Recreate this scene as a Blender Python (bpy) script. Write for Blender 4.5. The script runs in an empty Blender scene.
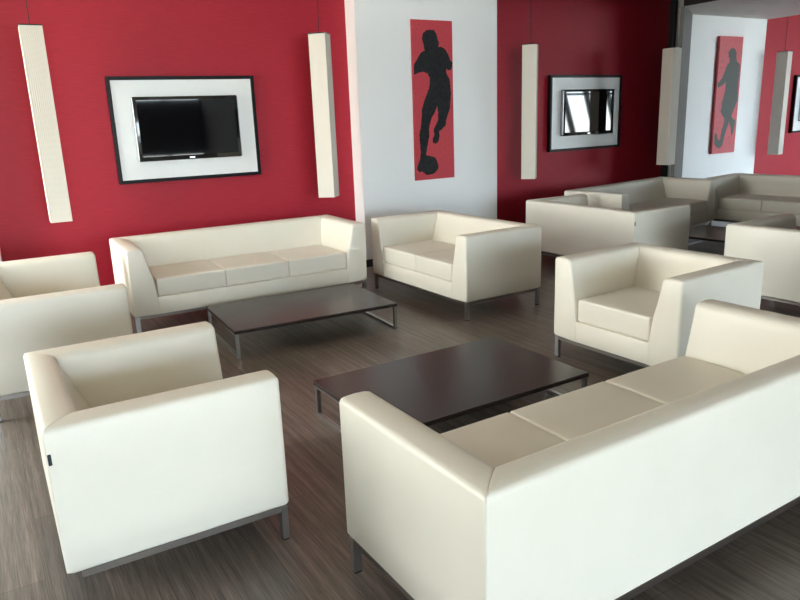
import bpy, bmesh, math, random
from mathutils import Vector, Matrix
R = math.radians
C = bpy.context.scene.collection
random.seed(4)

# ------------------------------------------------------------------ camera
PITCH, ROLL, CAM_H, FPX = 14.703, -2.132, 1.595, 697.3
cd = bpy.data.cameras.new('camera'); cam = bpy.data.objects.new('camera', cd); C.objects.link(cam)
cd.sensor_width = 36; cd.lens = FPX / 800 * 36; cd.clip_start = .05; cd.clip_end = 200
fw = Vector((0, math.cos(R(PITCH)), -math.sin(R(PITCH)))); rt = Vector((1, 0, 0)); up = rt.cross(fw)
c_, s_ = math.cos(R(ROLL)), math.sin(R(ROLL))
r2 = c_ * rt + s_ * up; u2 = -s_ * rt + c_ * up
M = Matrix((r2, u2, -fw)).transposed().to_4x4(); M.translation = (0, 0, CAM_H)
cam.matrix_world = M
bpy.context.scene.camera = cam

# ------------------------------------------------------------------ world, exposure
sc = bpy.context.scene
sc.view_settings.view_transform = 'Standard'; sc.view_settings.look = 'None'
sc.view_settings.gamma = 1; sc.view_settings.use_curve_mapping = False
sc.view_settings.exposure = 2.05
SKY = 5.0
w = bpy.data.worlds.new('overcast_sky'); sc.world = w; w.use_nodes = True
nt = w.node_tree; nt.nodes.clear()
wo = nt.nodes.new('ShaderNodeOutputWorld'); bg = nt.nodes.new('ShaderNodeBackground')
tc = nt.nodes.new('ShaderNodeTexCoord'); sx = nt.nodes.new('ShaderNodeSeparateXYZ'); rp = nt.nodes.new('ShaderNodeValToRGB')
mr = nt.nodes.new('ShaderNodeMapRange'); mr.inputs['From Min'].default_value = -1; mr.inputs['From Max'].default_value = 1
nt.links.new(tc.outputs['Generated'], sx.inputs[0]); nt.links.new(sx.outputs['Z'], mr.inputs['Value'])
nt.links.new(mr.outputs[0], rp.inputs[0])
el = rp.color_ramp.elements
el[0].position = 0.30; el[0].color = (.44, .50, .48, 1)
el[1].position = 0.60; el[1].color = (.78, .95, 1.06, 1)
e_ = el.new(0.49); e_.color = (.74, .80, .78, 1)
e_ = el.new(0.51); e_.color = (.86, 1.0, 1.07, 1)
dp = nt.nodes.new('ShaderNodeVectorMath'); dp.operation = 'DOT_PRODUCT'; dp.inputs[1].default_value = (-math.cos(R(31)), -math.sin(R(31)), 0)
nt.links.new(tc.outputs['Generated'], dp.inputs[0])
m2 = nt.nodes.new('ShaderNodeMapRange'); m2.inputs['From Min'].default_value = .35; m2.inputs['From Max'].default_value = .8; nt.links.new(dp.outputs['Value'], m2.inputs['Value'])
mw = nt.nodes.new('ShaderNodeMix'); mw.data_type = 'RGBA'; mw.blend_type = 'MULTIPLY'; mw.inputs[7].default_value = (1.42, 1.25, 1.08, 1)
nt.links.new(m2.outputs[0], mw.inputs['Factor']); nt.links.new(rp.outputs[0], mw.inputs[6]); nt.links.new(mw.outputs[2], bg.inputs['Color']); bg.inputs['Strength'].default_value = SKY
nt.links.new(bg.outputs[0], wo.inputs[0])
sc.cycles.use_denoising = True
sc.cycles.max_bounces = 10; sc.cycles.diffuse_bounces = 6; sc.cycles.glossy_bounces = 4
sc.cycles.sample_clamp_indirect = 8

# ------------------------------------------------------------------ helpers
def link(o, parent=None):
    C.objects.link(o)
    if parent is not None: o.parent = parent
    return o
def obj(name, bm, mat, parent=None, smooth=None, loc=None, rz=None):
    bmesh.ops.recalc_face_normals(bm, faces=bm.faces)
    me = bpy.data.meshes.new(name); bm.to_mesh(me); bm.free()
    for m in (mat if isinstance(mat, (list, tuple)) else [mat]): me.materials.append(m)
    if smooth:
        for p in me.polygons: p.use_smooth = True
        me.set_sharp_from_angle(angle=R(smooth))
    o = bpy.data.objects.new(name, me); link(o, parent)
    if loc is not None: o.location = loc
    if rz is not None: o.rotation_euler = (0, 0, R(rz))
    return o
def tag(o, label, cat=None, group=None):
    o['label'] = label
    if cat: o['category'] = cat
    if group: o['group'] = group
    return o
def thing(name, label, cat, loc=(0, 0, 0), rz=0, group=None):
    o = bpy.data.objects.new(name, None); C.objects.link(o); o.empty_display_size = .1
    o.location = loc; o.rotation_euler = (0, 0, R(rz))
    return tag(o, label, cat, group)
def struct(name, bm, mat, loc=None, rz=None, smooth=None):
    o = obj(name, bm, mat, None, smooth, loc, rz); o['kind'] = 'structure'; return o
def copy_tree(o, parent=None):
    c = o.copy(); C.objects.link(c)
    if parent is not None: c.parent = parent
    for ch in list(o.children): copy_tree(ch, c)
    return c
def BM(): return bmesh.new()
def box(bm, x0, x1, y0, y1, z0, z1, mi=0):
    v = [bm.verts.new(p) for p in ((x0, y0, z0), (x1, y0, z0), (x1, y1, z0), (x0, y1, z0), (x0, y0, z1), (x1, y0, z1), (x1, y1, z1), (x0, y1, z1))]
    for f in ((0, 3, 2, 1), (4, 5, 6, 7), (0, 1, 5, 4), (1, 2, 6, 5), (2, 3, 7, 6), (3, 0, 4, 7)):
        bm.faces.new([v[i] for i in f]).material_index = mi
    return v
def bevel_box(bm, x0, x1, y0, y1, z0, z1, r, seg=2):
    b = bmesh.new(); box(b, x0, x1, y0, y1, z0, z1)
    bmesh.ops.bevel(b, geom=list(b.edges), offset=r, segments=seg, profile=.5, affect='EDGES')
    me = bpy.data.meshes.new('t'); b.to_mesh(me); b.free(); bm.from_mesh(me); bpy.data.meshes.remove(me)
def soft_box(bm, cx, cy, cz, sx, sy, sz, r, crown=0., n=10, k=4):
    """box with rounded edges of radius r and a gently crowned top"""
    def axis(h):
        a = [-h + r * (1 - math.cos(math.pi / 2 * i / k)) for i in range(k + 1)]
        m = [-(h - r) + 2 * (h - r) * i / n for i in range(1, n)]
        return a + m + [-t for t in reversed(a)]
    h = (sx / 2, sy / 2, sz / 2); A = [axis(t) for t in h]
    b = bmesh.new()
    def pt(p):
        core = [max(-(h[i] - r), min(h[i] - r, p[i])) for i in range(3)]
        d = Vector([p[i] - core[i] for i in range(3)])
        if d.length > 1e-9:
            d = d.normalized() * r; q = [core[i] + d[i] for i in range(3)]
        else: q = list(p)
        g = max(0, 1 - (q[0] / h[0]) ** 4) * max(0, 1 - (q[1] / h[1]) ** 4)
        if q[2] > 0: q[2] += crown * g
        return (cx + q[0], cy + q[1], cz + q[2])
    for ax in range(3):
        i, j = [t for t in range(3) if t != ax]
        for s in (-1, 1):
            grid = []
            for u in A[i]:
                row = []
                for v in A[j]:
                    p = [0, 0, 0]; p[ax] = s * h[ax]; p[i] = u; p[j] = v
                    row.append(b.verts.new(pt(p)))
                grid.append(row)
            for a in range(len(grid) - 1):
                for c in range(len(grid[0]) - 1):
                    b.faces.new((grid[a][c], grid[a + 1][c], grid[a + 1][c + 1], grid[a][c + 1]))
    bmesh.ops.remove_doubles(b, verts=b.verts, dist=1e-5)
    me = bpy.data.meshes.new('t'); b.to_mesh(me); b.free(); bm.from_mesh(me); bpy.data.meshes.remove(me)
def loft(bm, rings, caps=True):
    """rings: lists of 3-D points, same count, each a closed loop"""
    V = [[bm.verts.new(p) for p in r] for r in rings]; n = len(V[0])
    for a, b in zip(V, V[1:]):
        for i in range(n):
            bm.faces.new((a[i], a[(i + 1) % n], b[(i + 1) % n], b[i]))
    if caps:
        bm.faces.new(V[0]); bm.faces.new(V[-1])
    return V
def prism(bm, pts, y0, y1):
    """flat outline (x, z) given a thickness along y"""
    loft(bm, [[(x, y0, z) for x, z in pts], [(x, y1, z) for x, z in pts]])
def cyl(bm, x, y, z0, z1, r, n=16):
    loft(bm, [[(x + r * math.cos(2 * math.pi * i / n), y + r * math.sin(2 * math.pi * i / n), z) for i in range(n)] for z in (z0, z1)])

# ------------------------------------------------------------------ materials
def mat(name, col, rough=.5, metal=0., ior=1.5, coat=0.):
    m = bpy.data.materials.new(name); m.use_nodes = True
    b = m.node_tree.nodes['Principled BSDF']
    b.inputs['Base Color'].default_value = (*col, 1); b.inputs['Roughness'].default_value = rough
    b.inputs['Metallic'].default_value = metal; b.inputs['IOR'].default_value = ior
    b.inputs['Coat Weight'].default_value = coat
    return m
def P(m): return m.node_tree.nodes['Principled BSDF']
def N(m, t): return m.node_tree.nodes.new(t)
def L(m, a, b): m.node_tree.links.new(a, b)
def coords(m, scale=(1, 1, 1), rot=(0, 0, 0), kind='Object'):
    t = N(m, 'ShaderNodeTexCoord'); mp = N(m, 'ShaderNodeMapping')
    mp.inputs['Scale'].default_value = scale; mp.inputs['Rotation'].default_value = rot
    L(m, t.outputs[kind], mp.inputs['Vector']); return mp.outputs[0]
def noise(m, vec, scale, detail=4, rough=.55):
    n = N(m, 'ShaderNodeTexNoise'); n.inputs['Scale'].default_value = scale
    n.inputs['Detail'].default_value = detail; n.inputs['Roughness'].default_value = rough
    L(m, vec, n.inputs['Vector']); return n.outputs['Fac']
def ramp(m, fac, stops):
    r = N(m, 'ShaderNodeValToRGB'); e = r.color_ramp.elements
    e[0].position, e[0].color = stops[0][0], (*stops[0][1], 1)
    e[1].position, e[1].color = stops[-1][0], (*stops[-1][1], 1)
    for p, c in stops[1:-1]:
        x = e.new(p); x.color = (*c, 1)
    L(m, fac, r.inputs[0]); return r.outputs[0]
def bump(m, fac, strength, dist=.002):
    b = N(m, 'ShaderNodeBump'); b.inputs['Strength'].default_value = strength; b.inputs['Distance'].default_value = dist
    L(m, fac, b.inputs['Height']); L(m, b.outputs[0], P(m).inputs['Normal'])

leather = mat('cream_leather', (.82, .765, .66), .42)
v = coords(leather)
L(leather, ramp(leather, noise(leather, v, 3, 3), [(.3, (.81, .77, .675)), (.7, (.84, .80, .71))]), P(leather).inputs['Base Color'])
bump(leather, noise(leather, v, 260, 3), .12, .001)
chrome = mat('brushed_steel', (.42, .42, .43), .28, 1.)
steel_dark = mat('dark_steel', (.26, .235, .22), .38, 1.)
rubber = mat('black_rubber', (.015, .015, .016), .6)
black_tag = mat('black_woven_tag', (.012, .02, .03), .7)
walnut = mat('dark_wenge_wood', (.03, .022, .022), .26)
v = coords(walnut, (2, 40, 40))
L(walnut, ramp(walnut, noise(walnut, v, 3, 5), [(.3, (.022, .016, .017)), (.7, (.042, .031, .030))]), P(walnut).inputs['Base Color'])
white_paint = mat('white_wall_paint', (.92, .935, .945), .6)
bump(white_paint, noise(white_paint, coords(white_paint), 90, 2), .05, .001)
red = mat('red_textile_wallpaper', (.40, .03, .05), .55)
v = coords(red, (3, 3, 90))
f1 = noise(red, v, 2.2, 5, .6)
L(red, ramp(red, f1, [(.30, (.31, .008, .022)), (.55, (.385, .012, .030)), (.75, (.44, .017, .037))]), P(red).inputs['Base Color'])
P(red).inputs['Specular IOR Level'].default_value = .3
bump(red, f1, .15, .002)
black_paint = mat('black_paint', (.012, .012, .013), .5)
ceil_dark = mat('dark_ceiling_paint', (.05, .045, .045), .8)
ceil_warm = mat('warm_beige_ceiling_paint', (.74, .65, .54), .8)
return_shade = mat('shade_darkened_wall_paint', (.16, .16, .16), .6)  # white return's shadow put into its colour as grey
beam_paint = mat('pale_grey_ceiling_paint', (.85, .84, .83), .7)
frame_black = mat('black_lacquer_frame', (.006, .006, .008), .35, ior=1.2)
panel_white = mat('white_lacquer_panel', (.80, .83, .84), .35)
screen = mat('glossy_screen', (.003, .003, .004), .03, ior=1.62)
bezel = mat('glossy_black_bezel', (.008, .008, .009), .08, ior=1.7)
badge = mat('silver_badge', (.6, .6, .6), .3, 1.)
lamp_m = mat('cream_pleated_shade', (.64, .60, .54), .6)
cable_m = mat('black_cable', (.012, .01, .01), .6)
canvas_red = mat('red_canvas', (.42, .035, .05), .5)
v = coords(canvas_red, (1, 1, 1))
sp = noise(canvas_red, v, 48, 4, .7)
L(canvas_red, ramp(canvas_red, sp, [(.335, (.05, .012, .016)), (.37, (.52, .046, .066)), (.7, (.60, .058, .08))]), P(canvas_red).inputs['Base Color'])
sil_black = mat('black_print', (.014, .016, .018), .5, ior=1.3)
v = coords(sil_black)
L(sil_black, ramp(sil_black, noise(sil_black, v, 30, 5), [(.3, (.010, .012, .014)), (.75, (.026, .028, .030))]), P(sil_black).inputs['Base Color'])
sil_glare = mat('glare_lightened_print', (.045, .055, .05), .5, ior=1.4)  # far figure's print, lightened to carry reflected light in its colour
downlight_m = mat('white_trim_ring', (.8, .8, .78), .4)
glassy = mat('frosted_lamp_glass', (.9, .9, .88), .3)

floor_m = mat('grey_brown_wood_floor', (.12, .1, .09), .32, ior=1.5)
v = coords(floor_m)
def scaled(m, vec, s):
    mp = N(m, 'ShaderNodeMapping'); mp.inputs['Scale'].default_value = s; L(m, vec, mp.inputs['Vector']); return mp.outputs[0]
fine = noise(floor_m, scaled(floor_m, v, (230, 5.5, 1)), 1, 5, .7)
mid = noise(floor_m, scaled(floor_m, v, (36, .9, 1)), 1, 3, .5)
br = N(floor_m, 'ShaderNodeTexBrick'); br.offset = .37
br.inputs['Scale'].default_value = 1; br.inputs['Brick Width'].default_value = 1.3; br.inputs['Row Height'].default_value = .19
br.inputs['Mortar Size'].default_value = .0012; br.inputs['Color1'].default_value = (.82, .82, .82, 1); br.inputs['Color2'].default_value = (1.08, 1.04, 1.0, 1)
br.inputs['Mortar'].default_value = (.5, .48, .46, 1)
rot = N(floor_m, 'ShaderNodeMapping'); rot.inputs['Rotation'].default_value = (0, 0, R(90)); L(floor_m, v, rot.inputs['Vector']); L(floor_m, rot.outputs[0], br.inputs['Vector'])
ad = N(floor_m, 'ShaderNodeMath'); ad.operation = 'MULTIPLY_ADD'; ad.inputs[1].default_value = .6
ml = N(floor_m, 'ShaderNodeMath'); ml.operation = 'MULTIPLY'; ml.inputs[1].default_value = .4
L(floor_m, mid, ml.inputs[0]); L(floor_m, fine, ad.inputs[0]); L(floor_m, ml.outputs[0], ad.inputs[2])
colr = ramp(floor_m, ad.outputs[0], [(.36, (.062, .051, .045)), (.5, (.155, .130, .115)), (.64, (.265, .225, .20))])
mx = N(floor_m, 'ShaderNodeMix'); mx.data_type = 'RGBA'; mx.blend_type = 'MULTIPLY'; mx.inputs['Factor'].default_value = 1
L(floor_m, colr, mx.inputs[6]); L(floor_m, br.outputs['Color'], mx.inputs[7]); L(floor_m, mx.outputs[2], P(floor_m).inputs['Base Color'])
bump(floor_m, ad.outputs[0], .04, .001)

# ------------------------------------------------------------------ room shell
def run(yaw): return Vector((math.cos(R(yaw)), math.sin(R(yaw)), 0))
def inward(yaw): return Vector((math.sin(R(yaw)), -math.cos(R(yaw)), 0))
E31, N31 = run(31), inward(31)
CEIL = 3.35
WALL1, Y1 = Vector((-.458, 7.743, 0)), 28     # right-hand end of the left red bay
PIER1, YP = Vector((-.352, 7.573, 0)), 32     # left front corner of the white pier
WALL2, Y2 = Vector((1.128, 8.733, 0)), 33     # left-hand end of the middle red bay
PIER2, YQ = Vector((4.298, 10.554, 0)), 31
WALL3, Y3 = Vector((5.738, 11.652, 0)), 34


def wall(name, o, yaw, x0, x1, z0, z1, m, th=.15, y0=0.):
    b = BM(); box(b, x0, x1, y0, y0 + th, z0, z1); return struct(name, b, m, o, yaw)
def room(name, x0, x1, y0, y1, z0, z1, m):            # x along the long walls, y towards the red wall
    b = BM(); box(b, x0, x1, y0, y1, z0, z1); return struct(name, b, m, (0, 0, 0), 31)

room('floor', -3.6, 24.4, -9.9, 8.6, -.1, 0, floor_m)
room('ceiling', -3.6, 4.9, -9.9, 8.6, CEIL, CEIL + .1, ceil_warm)
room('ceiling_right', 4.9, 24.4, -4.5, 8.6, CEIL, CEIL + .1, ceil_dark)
room('wall_side_left', -3.6, -3.4, 6.9, 8.6, 0, CEIL, white_paint)
room('wall_side_near', -3.6, -3.4, -9.35, 4.4, 0, CEIL, white_paint)
room('wall_side_head', -3.6, -3.4, 4.4, 6.9, 3.1, CEIL, white_paint)
room('wall_side_sill', -3.6, -3.4, 4.4, 6.9, 0, .1, white_paint)
room('wall_side_right', 24.2, 24.4, -2.1, 8.6, 0, CEIL, white_paint)

SHADE_W = .24
wall('wall_red_left', WALL1, Y1, -3.47, .25, 0, CEIL, red)
wall('wall_white_middle', PIER1, YP, 0, 1.87, 0, CEIL, white_paint, .36)
wall('wall_red_middle', WALL2, Y2, -.25, 3.65 - SHADE_W, 0, CEIL, red)
wall('wall_shade_strip', WALL2, Y2, 3.65 - SHADE_W, 3.8, 0, CEIL, black_paint, .1, .06)  # black strip painting the shade on the red wall beside the return
wall('wall_white_right', PIER2, YQ, 0, 1.80, 0, CEIL, white_paint, .36)
wall('wall_red_right', WALL3, Y3, -.25, 17.5, 0, CEIL, red)
PIER0 = WALL1 + run(Y1) * -3.47 + inward(Y1) * .2
wall('wall_white_left', PIER0, 27, -3.5, 0, 0, CEIL, white_paint, .36)
# black skirting
def skirt(name, o, yaw, x0, x1, side=True):
    b = BM(); box(b, x0, x1, -.012, 0, 0, .08); return struct(name, b, black_paint, o, yaw)
skirt('baseboard_left', WALL1, Y1, -3.46, -.02)
skirt('baseboard_white_middle', PIER1, YP, -.012, 1.88)
skirt('baseboard_middle', WALL2, Y2, .06, 3.65 - SHADE_W)
skirt('baseboard_white_right', PIER2, YQ, -.012, 1.81)
skirt('baseboard_right', WALL3, Y3, .05, 17.5)
b = BM(); box(b, -.012, 0, 0, .2, 0, .08); struct('baseboard_return', b, black_paint, PIER1, YP)
# beams running from each white pier to the window wall, dark on their sides
def beam(name, o, yaw, w_, z0=2.85):
    b = BM(); box(b, 0, w_, -9, 0, z0, CEIL)
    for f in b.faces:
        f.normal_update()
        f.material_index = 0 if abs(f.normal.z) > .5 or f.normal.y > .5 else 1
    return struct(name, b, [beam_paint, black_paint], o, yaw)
beam('ceiling_beam_middle', PIER1, YP, 1.87, 2.87)
b = BM()
loft(b, [[(x, y, z) for x, y in ((.02, 0), (1.8, 0), (1.8, -9), (-.86, -9), (-.86, -.5))] for z in (2.85, CEIL)])
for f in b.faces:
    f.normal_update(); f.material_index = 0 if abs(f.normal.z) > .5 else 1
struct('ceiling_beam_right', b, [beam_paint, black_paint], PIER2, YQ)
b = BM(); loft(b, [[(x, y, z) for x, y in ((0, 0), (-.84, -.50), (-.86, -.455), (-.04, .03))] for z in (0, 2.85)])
struct('wall_white_return', b, return_shade, PIER2, YQ)

# ------------------------------------------------------------------ window wall behind the camera
WY_NEAR, WY_FAR = -1.95, -9.5
def window_run(idx, WY, x0, x1, z0, z1, n, tilt=0.):
    """frame and mullions of one long window, plus the sky light that comes in through it"""
    b = BM(); d = .12
    box(b, x0, x1, WY - .06, WY + .06, z0, z0 + .07); box(b, x0, x1, WY - .06, WY + .06, z1 - .07, z1)
    zt = z0 + (z1 - z0) * (.66 if tilt else .76)
    box(b, x0, x1, WY - .05, WY + .05, zt - .035, zt + .035)
    for k in range(n + 1):
        xa = x0 + (x1 - x0) * k / n; t = tilt if 0 < k < n else 0; h = .075 if tilt else .04
        loft(b, [[(xa - t - h, WY - .06, z0), (xa - t + h, WY - .06, z0), (xa - t + h, WY + .06, z0), (xa - t - h, WY + .06, z0)],
                 [(xa + t - h, WY - .06, z1), (xa + t + h, WY - .06, z1), (xa + t + h, WY + .06, z1), (xa + t - h, WY + .06, z1)]])
    struct('window_%d' % idx, b, frame_black, (0, 0, 0), 31)
    ld = bpy.data.lights.new('window_sky_%d' % idx, 'AREA'); ld.shape = 'RECTANGLE'
    ld.size = x1 - x0; ld.size_y = z1 - z0; ld.cycles.is_portal = True
    lo = bpy.data.objects.new('window_sky_%d' % idx, ld); C.objects.link(lo)
    c = E31 * ((x0 + x1) / 2) - N31 * (WY - .1)
    lo.matrix_world = Matrix((E31, Vector((0, 0, 1)), -N31)).transposed().to_4x4()
    lo.location = (c.x, c.y, (z0 + z1) / 2)
WINS = [(WY_FAR, -3.2, 2.75, .1, 3.2, 4, 0.), (WY_NEAR, 11.5, 23.0, .1, 3.1, 11, -.6), (WY_FAR, 2.75, 4.9, 2.3, 3.25, 2, 0.), (WY_FAR, 2.75, 4.9, .06, .75, 2, 0.)]  # last two, high and low, are unseen windows added to brighten the back
for i, a in enumerate(WINS): window_run((1, 2, 4, 5)[i], *a)
xs = -3.6
b = BM()
for k in range(5):
    ya = 4.4 + 2.5 * k / 4; box(b, -3.55, -3.43, ya - .04, ya + .04, .1, 3.1)
for z in (.1, 2.35, 3.03): box(b, -3.55, -3.43, 4.4, 6.9, z, z + .07)
struct('window_3', b, frame_black, (0, 0, 0), 31)
ld = bpy.data.lights.new('window_sky_3', 'AREA'); ld.shape = 'RECTANGLE'; ld.size = 2.5; ld.size_y = 3.0; ld.cycles.is_portal = True
lo = bpy.data.objects.new('window_sky_3', ld); C.objects.link(lo)
lo.matrix_world = Matrix((N31, Vector((0, 0, 1)), -E31)).transposed().to_4x4()
c = E31 * -3.65 - N31 * 5.65; lo.location = (c.x, c.y, 1.6)
def front(name, x0, x1, WY, z0, z1, m): return room(name, x0, x1, WY - .15, WY + .15, z0, z1, m)
front('wall_front_left', -3.6, -3.2, WY_FAR, 0, CEIL, white_paint)
front('wall_sill_left', -3.2, 2.75, WY_FAR, 0, .1, white_paint)
front('wall_head_left', -3.2, 2.75, WY_FAR, 3.2, CEIL, white_paint)
front('wall_front_middle', 2.75, 4.9, WY_FAR, .75, 2.3, black_paint)
front('wall_head_middle', 2.75, 4.9, WY_FAR, 3.25, CEIL, white_paint)
room('wall_shade_block_side', 4.9, 5.2, WY_FAR - .15, 2.0, 0, CEIL, ceil_dark)  # unseen block of walls added to shade the middle red bay
room('wall_shade_block_end', 5.2, 11.2, 1.7, 2.0, 0, CEIL, ceil_dark)
room('wall_shade_block_right', 10.9, 11.2, WY_NEAR - .15, 1.7, 0, CEIL, white_paint)
front('wall_front_right', 11.2, 11.5, WY_NEAR, 0, CEIL, white_paint)
front('wall_sill_right', 11.5, 23, WY_NEAR, 0, .1, white_paint)
front('wall_head_right', 11.5, 23, WY_NEAR, 3.1, CEIL, white_paint)
front('wall_front_corner', 23, 24.4, WY_NEAR, 0, CEIL, white_paint)

# ------------------------------------------------------------------ seating
DEPTH, HT, BOT = .795, .68, .15
PROF = [(.014, BOT), (0, BOT + .014), (0, .30), (0, .50), (0, .660), (.0025, .670), (.008, .6775), (.018, .681), (.06, .684), (.100, .682), (.118, .677), (.129, .668),
        (.135, .655), (.139, .63), (.149, .58), (.162, .52), (.178, .46), (.190, .40), (.197, .34), (.198, .285), (.198, BOT)]
def inset(pr, d):
    n = len(pr); out = []
    for i in range(n):
        (ax, az), (bx, bz), (cx, cz) = pr[i - 1], pr[i], pr[(i + 1) % n]
        n1 = Vector((bz - az, -(bx - ax))); n2 = Vector((cz - bz, -(cx - bx)))
        nn = (n1.normalized() + n2.normalized()); nn = nn.normalized() if nn.length > 1e-6 else n1.normalized()
        out.append((bx - nn.x * -d, bz - nn.y * -d))
    return out
def area(pr): return sum(a[0] * b[1] - b[0] * a[1] for a, b in zip(pr, pr[1:] + pr[:1])) / 2
if area(PROF) > 0: INS = lambda p, d: inset(p, -d)
else: INS = lambda p, d: inset(p, d)
BACK = [(t * .90 if z > .6 else t * (1.0 + .2 * max(0, min(1, (.6 - z) / .2))), z) for t, z in PROF]
def arm_mesh(W, side):
    """upholstered arm: flat outer face, rolled top, inner face thickening downwards; mitred into the backrest"""
    b = BM(); rings = []
    r = .017
    for k in range(5):
        a = math.pi / 2 * k / 4
        pr = INS(PROF, r * (1 - math.sin(a))) if k < 4 else PROF
        pr = [PROF[i] if PROF[i][0] > .19 and PROF[i][1] < .3 else q for i, q in enumerate(pr)]
        rings.append([(side * (W / 2 - t), DEPTH / 2 - r * (1 - math.cos(a)), z) for t, z in pr])
    for yy in (.25, .10, -.05):
        rings.append([(side * (W / 2 - t), yy, z) for t, z in PROF])
    for off, ins in ((.014, 0), (.003, .0004), (.0003, .0022)):
        pr = INS(PROF, ins) if ins else PROF; bk = INS(BACK, ins) if ins else BACK
        rings.append([(side * (W / 2 - t), -DEPTH / 2 + tb + off, z) for (t, z), (tb, _) in zip(pr, bk)])
    loft(b, rings); return b
def back_mesh(W):
    b = BM(); rings = []
    seq = [(-1, .0003, .0022), (-1, .003, .0004), (-1, .014, 0)]
    def ring(s, off, ins):
        pr = INS(PROF, ins) if ins else PROF; bk = INS(BACK, ins) if ins else BACK
        return [(s * (W / 2 - t - off), -DEPTH / 2 + tb, z) for (t, z), (tb, _) in zip(pr, bk)]
    for s, o_, i_ in seq: rings.append(ring(s, o_, i_))
    for f in (-.5, -.25, 0, .25, .5):
        rings.append([(f * (W - .5), -DEPTH / 2 + tb, z) for tb, z in BACK])
    for s, o_, i_ in reversed(seq): rings.append(ring(1, o_, i_))
    loft(b, rings); return b
def make_seat(name, label, cat, W, n, group):
    t = thing(name, label, cat, group=group)
    for s in (1, -1): obj('arm', arm_mesh(W, s), leather, t, 50)
    obj('backrest', back_mesh(W), leather, t, 50)
    b = BM(); y0 = -DEPTH / 2 + .242
    bevel_box(b, -(W / 2 - .1985), W / 2 - .1985, y0, DEPTH / 2 - .0005, BOT, .284, .003, 2)
    obj('seat_base', b, leather, t, 50)
    cw = (W - .40) / n
    for k in range(n):
        b = BM(); soft_box(b, -(W / 2 - .2) + cw * (k + .5), (y0 + DEPTH / 2 - .008) / 2, .287 + .0725, cw - .0015, DEPTH / 2 - .008 - y0, .145, .013, .006)
        c = obj('seat_cushion', b, leather, t, 60)
    b = BM(); i = .011; q = .032; x1 = W / 2 - i; yb = -DEPTH / 2 + (.046 if n == 1 else .007); yf = DEPTH / 2 - .010; z0, z1 = .125, BOT
    for s in (-1, 1):
        box(b, -x1, x1, *((yf - q, yf) if s > 0 else (yb, yb + q)), z0, z1)
        box(b, *sorted((s * x1, s * (x1 - q))), yb + q, yf - q, z0, z1)
    if n > 1: box(b, -q / 2, q / 2, yb + q, yf - q, z0, z1)
    obj('base_frame', b, steel_dark, t)
    for sx_ in (1, -1):
        for sy_ in (1, -1):
            xo = x1 - (.25 if n == 1 and sy_ < 0 else 0)
            b = BM(); xa, xb = sorted((sx_ * (xo + .002), sx_ * (xo - .032))); ya, ye = (yf - .026, yf + .002) if sy_ > 0 else (yb - .002, yb + .026)
            bevel_box(b, xa, xb, ya, ye, .006, .1485, .002, 1)
            lg = obj('leg', b, chrome, t)
            b = BM(); box(b, xa + .003, xb - .003, ya + .003, ye - .003, 0, .006)
            obj('foot', b, rubber, lg)
    b = BM(); bevel_box(b, W / 2 - .001, W / 2 + .006, -DEPTH / 2 + .004, -DEPTH / 2 + .015, .560, .598, .002, 1)
    tag(obj('fabric_tag', b, black_tag, t), 'small black fabric tag')
    return t
W1, W2, W3 = .946, 1.475, 2.065
def put(o, x, y, a): o.location = (x, y, 0); o.rotation_euler = (0, 0, R(a)); return o
GA, GL, GS = 'cream leather armchairs', 'cream leather two-seat sofas', 'cream leather three-seat sofas'
chair = put(make_seat('armchair', 'cream leather armchair nearest the camera, black tag on its rear edge', 'armchair', W1, 1, GA), -1.038, 2.633, -59.62)
for x, y, a, lb in ((1.604, 4.262, 123.2, 'cream leather armchair right of the front coffee table, seat cushion facing left'),
                    (3.20, 5.30, -57.0, 'cream leather armchair at the right edge of the photo, seen from its back')):
    tag(put(copy_tree(chair), x, y, a), lb)
love = put(make_seat('two_seat_sofa', 'cream leather two-seat sofa before the white wall with the tall picture', 'sofa', W2, 2, GL), .474, 6.161, 121.8)
for x, y, a, lb in ((-2.334, 4.489, -59.98, 'cream leather two-seat sofa cut by the left edge of the photo'),
                    (2.113, 7.104, -59.4, 'cream leather two-seat sofa beyond the middle armchair, showing its back and a tiny black tag'),
                    (4.84, 8.905, 129.5, 'cream leather two-seat sofa farthest right, facing left at the far end')):
    tag(put(copy_tree(love), x, y, a), lb)
sofa = put(make_seat('three_seat_sofa', 'cream leather three-seat sofa under the left television, facing the camera', 'sofa', W3, 3, GS), -1.384, 6.113, 210.05)
for x, y, a, lb in ((.861, 2.421, 31.79, 'large cream leather sofa in the foreground with its back to the camera'),
                    (3.054, 8.656, 218.3, 'cream leather three-seat sofa under the right television')):
    tag(put(copy_tree(sofa), x, y, a), lb)

# ------------------------------------------------------------------ coffee tables
TW, TD, TH = 1.277, .827, .203
def make_table(label, group):
    t = thing('coffee_table', label, 'table', group=group)
    b = BM(); bevel_box(b, -TW / 2, TW / 2, -TD / 2, TD / 2, TH - .024, TH, .003, 2)
    obj('tabletop', b, walnut, t)
    q = .022
    for s in (1, -1):
        b = BM(); xa, xb = sorted((s * (TW / 2 - .006), s * (TW / 2 - .006 - q))); ym = TD / 2 - .006; zt = TH - .0245
        box(b, xa, xb, -ym, ym, 0, q * .7); box(b, xa, xb, -ym, ym, zt - q * .7, zt)
        box(b, xa, xb, -ym, -ym + q, q * .7, zt - q * .7); box(b, xa, xb, ym - q, ym, q * .7, zt - q * .7)
        tag(obj('sled_leg', b, chrome, t), 'rectangular steel loop')
    return t
table = put(make_table('low dark wood coffee table before the three-seat sofa under the left television', 'low dark coffee tables'), -.779, 5.275, 208.0)
for x, y, a, lb in ((.262, 3.606, 211.6, 'low dark wood coffee table between the foreground sofa and the right armchair'),
                    (3.74, 7.60, -53, 'low dark wood coffee table among the far sofas at the right')):
    tag(put(copy_tree(table), x, y, a), lb)

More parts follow.
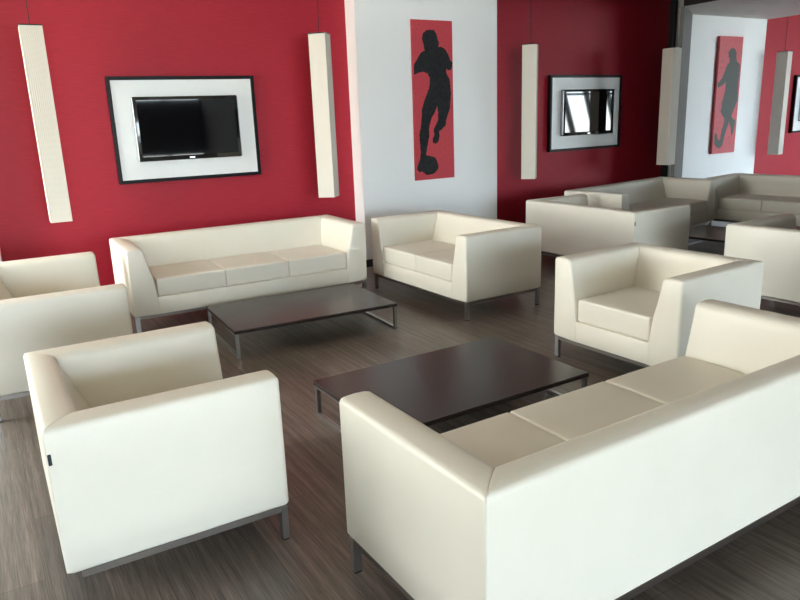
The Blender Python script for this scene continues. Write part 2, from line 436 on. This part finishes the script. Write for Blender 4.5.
# ------------------------------------------------------------------ televisions on framed white panels
def on_wall(o, yaw, along, off=0., z=0.):
    p = Vector(o) + run(yaw) * along + inward(yaw) * off; return (p.x, p.y, z)
def framed_panel(o, yaw, along, lb):
    W, z0, z1, f = 1.36, 1.08, 2.04, .032
    t = thing('framed_panel', lb, 'panel', on_wall(o, yaw, along), yaw, 'framed white television panels')
    b = BM(); box(b, -W / 2 + f, W / 2 - f, -.045, -.002, z0 + f, z1 - f); obj('backboard', b, panel_white, t)
    b = BM()
    for s in (-1, 1):
        xa, xb = sorted((s * W / 2, s * (W / 2 - f))); bevel_box(b, xa, xb, -.06, -.002, z0, z1, .003, 1)
    bevel_box(b, -W / 2 + f, W / 2 - f, -.06, -.002, z0, z0 + f, .003, 1); bevel_box(b, -W / 2 + f, W / 2 - f, -.06, -.002, z1 - f, z1, .003, 1)
    obj('frame', b, frame_black, t)
    return t
def television(o, yaw, along, lb):
    W, z0, z1 = .97, 1.275, 1.858; y1 = -.047; y0 = y1 - .055
    t = thing('television', lb, 'television', on_wall(o, yaw, along), yaw, 'wall televisions')
    b = BM(); bevel_box(b, -W / 2, W / 2, y0, y1, z0, z1, .008, 2); obj('housing', b, bezel, t, 40)
    b = BM(); box(b, -W / 2 + .032, W / 2 - .032, y0 - .002, y0 + .004, z0 + .042, z1 - .030); obj('screen', b, screen, t)
    b = BM(); box(b, -.026, .026, y0 - .002, y0 + .002, z0 + .012, z0 + .026); tag(obj('maker_badge', b, badge, t), 'small silver badge')
    for s in (-1, 1):
        b = BM(); xa, xb = sorted((s * (W / 2 + .004), s * (W / 2 - .004))); box(b, xa, xb, y0 + .004, y1 - .004, z0 + .012, z1 - .012)
        tag(obj('side_trim', b, chrome, t), 'shiny side trim')
    return t
for o, y, al, side in ((WALL1, Y1, -1.731, 'left'), (WALL2, Y2, 1.70, 'middle'), (WALL3, Y3, 2.02, 'far right')):
    framed_panel(o, y, al, {'left': 'large white panel in black frame on the bright red wall, left of the white wall',
        'middle': 'white panel in black frame on the dark red wall, between two hanging lamps', 'far right': 'white panel in black frame cut by the right edge of the photo'}[side])
    television(o, y, al, {'left': 'black flat television on the left framed panel, above the three-seat sofa',
        'middle': 'flat television on the dark red wall with bright windows mirrored in its screen', 'far right': 'flat television on the framed panel at the right edge of the photo'}[side])

# ------------------------------------------------------------------ pictures
ART1 = [(-0.029, 0.753), (0.02, 0.749), (0.055, 0.717), (0.068, 0.663), (0.089, 0.617), (0.076, 0.581), (0.126, 0.576), (0.177, 0.548), (0.216, 0.494), (0.236, 0.439), (0.271, 0.415), (0.261, 0.375), (0.248, 0.335), (0.202, 0.33), (0.182, 0.351), (0.181, 0.303), (0.221, 0.247), (0.236, 0.166), (0.24, 0.069), (0.232, -0.012), (0.22, -0.078), (0.191, -0.143), (0.169, -0.199), (0.157, -0.257), (0.103, -0.304), (0.061, -0.319), (0.068, -0.369), (0.054, -0.435), (0.016, -0.458), (-0.025, -0.444), (-0.028, -0.406), (-0.0, -0.358), (-0.011, -0.3), (0.021, -0.26), (0.056, -0.196), (0.056, -0.122), (0.048, -0.041), (0.015, -0.105), (-0.027, -0.169), (-0.06, -0.233), (-0.072, -0.297), (-0.068, -0.363), (-0.087, -0.428), (-0.103, -0.493), (-0.12, -0.575), (-0.103, -0.626), (-0.148, -0.739), (-0.21, -0.765), (-0.25, -0.732), (-0.238, -0.683), (-0.214, -0.635), (-0.196, -0.587), (-0.192, -0.538), (-0.198, -0.472), (-0.204, -0.406), (-0.205, -0.341), (-0.185, -0.277), (-0.175, -0.213), (-0.165, -0.148), (-0.166, -0.084), (-0.14, -0.021), (-0.112, 0.042), (-0.069, 0.121), (-0.047, 0.184), (-0.043, 0.248), (-0.074, 0.3), (-0.123, 0.317), (-0.193, 0.303), (-0.248, 0.286), (-0.256, 0.341), (-0.252, 0.395), (-0.218, 0.427), (-0.186, 0.473), (-0.156, 0.515), (-0.106, 0.536), (-0.114, 0.582), (-0.121, 0.605), (-0.135, 0.658), (-0.123, 0.712), (-0.079, 0.743)]
BALL = [(0.044, -0.699), (0.046, -0.723), (0.035, -0.743), (0.013, -0.764), (-0.011, -0.783), (-0.034, -0.791), (-0.059, -0.793), (-0.088, -0.797), (-0.117, -0.797), (-0.141, -0.783), (-0.163, -0.765), (-0.185, -0.75), (-0.205, -0.73), (-0.215, -0.705), (-0.211, -0.682), (-0.202, -0.659), (-0.193, -0.635), (-0.183, -0.618), (-0.165, -0.605), (-0.138, -0.591), (-0.109, -0.581), (-0.081, -0.584), (-0.054, -0.592), (-0.024, -0.598), (0.002, -0.609), (0.019, -0.63), (0.028, -0.653), (0.036, -0.674)]
ART2 = [(0.036, 0.688), (0.097, 0.671), (0.136, 0.625), (0.139, 0.563), (0.162, 0.493), (0.234, 0.462), (0.254, 0.415), (0.245, 0.328), (0.242, 0.234), (0.244, 0.122), (0.256, -0.041), (0.244, -0.089), (0.212, -0.153), (0.168, -0.233), (0.136, -0.297), (0.184, -0.347), (0.235, -0.365), (0.236, -0.43), (0.22, -0.511), (0.202, -0.576), (0.172, -0.6), (0.151, -0.509), (0.121, -0.426), (0.079, -0.376), (0.061, -0.44), (0.019, -0.536), (-0.011, -0.616), (-0.027, -0.697), (-0.048, -0.745), (-0.111, -0.775), (-0.194, -0.746), (-0.239, -0.703), (-0.244, -0.622), (-0.236, -0.557), (-0.207, -0.534), (-0.174, -0.592), (-0.14, -0.651), (-0.101, -0.644), (-0.096, -0.58), (-0.068, -0.484), (-0.038, -0.404), (-0.034, -0.332), (-0.094, -0.282), (-0.141, -0.224), (-0.123, -0.161), (-0.12, -0.082), (-0.09, -0.003), (-0.077, 0.055), (-0.068, 0.125), (-0.065, 0.204), (-0.101, 0.181), (-0.175, 0.142), (-0.25, 0.119), (-0.27, 0.174), (-0.223, 0.213), (-0.164, 0.259), (-0.121, 0.329), (-0.091, 0.406), (-0.059, 0.456), (-0.01, 0.484), (-0.016, 0.53), (-0.053, 0.569), (-0.056, 0.63), (-0.016, 0.669)]
def rough_edge(pts):
    out = []
    for (ax, az), (bx, bz) in zip(pts, pts[1:] + pts[:1]):
        n = max(1, int(math.hypot(bx - ax, bz - az) / .014))
        for k in range(n):
            u = k / n; j = .0035
            out.append((ax + (bx - ax) * u + random.uniform(-j, j), az + (bz - az) * u + random.uniform(-j, j)))
    return out
def picture(o, yaw, along, zc, W, H, depth, figure, ball, lb):
    t = thing('picture', lb, 'picture', on_wall(o, yaw, along, 0, zc), yaw, 'tall red canvases of footballers')
    b = BM(); bevel_box(b, -W / 2, W / 2, -depth, -.002, -H / 2, H / 2, .004, 2); obj('canvas', b, canvas_red, t)
    figure = rough_edge(figure); b = BM(); prism(b, figure, -depth - .0012, -depth + .001); tag(obj('printed_figure', b, sil_black if ball else sil_glare, t), 'dark print of a footballer')
    if ball:
        b = BM(); prism(b, ball, -depth - .0020, -depth + .001); tag(obj('printed_ball', b, sil_black, t), 'black print of a ball')
    return t
picture(PIER1, YP, .9405, 1.745, .545, 1.70, .02, ART1, BALL, 'tall red canvas with a black footballer and ball, on the near white wall')
picture(PIER2, YQ, .88, 1.725, .56, 1.70, .05, ART2, None, 'tall red canvas with a dark footballer on the far white wall at the right')

# ------------------------------------------------------------------ pendant lamps
def pendant(o, yaw, along, off, zb, zt, turn, lb):
    t = thing('pendant_lamp', lb, 'lamp', on_wall(o, yaw, along, off, zb), turn, 'square pleated pendant lamps')
    s, n, g = .083, 11, .0012; loop = []
    for k in range(4):
        a = k * math.pi / 2; ca, sa = math.cos(a), math.sin(a)
        for i in range(n):
            for j, d in ((0, -g), (.5, 0)):
                u = -s + 2 * s * (i + j) / n; x, y = u, -s + (d if False else -d if i or j else 0)
                loop.append((x * ca - y * sa, x * sa + y * ca))
    H = zt - zb; b = BM()
    loft(b, [[(x, y, z) for x, y in loop] for z in (0, H)], False)
    obj('shade', b, lamp_m, t)
    b = BM(); box(b, -s + .004, s - .004, -s + .004, s - .004, .004, .012); tag(obj('lower_diffuser', b, glassy, t), 'pale plate closing the bottom')
    b = BM(); box(b, -s - .001, s + .001, -s - .001, s + .001, H - .008, H + .002); tag(obj('top_cap', b, bezel, t), 'thin dark cap')
    b = BM(); cyl(b, 0, 0, H, CEIL - zb - .03, .0035, 8); tag(obj('cable', b, cable_m, t), 'thin black cable')
    b = BM(); cyl(b, 0, 0, CEIL - zb - .03, CEIL - zb, .05); obj('ceiling_rose', b, cable_m, t)
    return t
pendant(WALL1, Y1, -2.965, .45, .84, 2.405, 29, 'cream square pendant lamp farthest left, on the red wall')
pendant(WALL1, Y1, -.49, .45, .84, 2.395, -13, 'cream square pendant lamp beside the near white wall, right of the left television')
pendant(WALL2, Y2, .285, .45, .82, 2.35, -17, 'cream square pendant lamp just right of the near white wall, on dark red')
pendant(WALL2, Y2, 2.55, .70, .845, 2.335, -57, 'cream square pendant lamp beside the far white wall, right of the mirrored windows')
pendant(WALL3, Y3, .12, .45, .80, 2.36, -50, 'cream square pendant lamp farthest right, beyond the far white wall')

b = BM(); loft(b, [[(r_ * math.cos(i * math.pi / 12), r_ * math.sin(i * math.pi / 12), z) for i in range(24)] for r_, z in ((.07, 0), (.07, -.006), (.052, -.008), (.048, -.002))])
dl = obj('downlight', b, downlight_m, None, 40, (5.223, 10.748, 2.85)); tag(dl, 'small round recessed spotlight in the pale beam above the far picture', 'lamp')
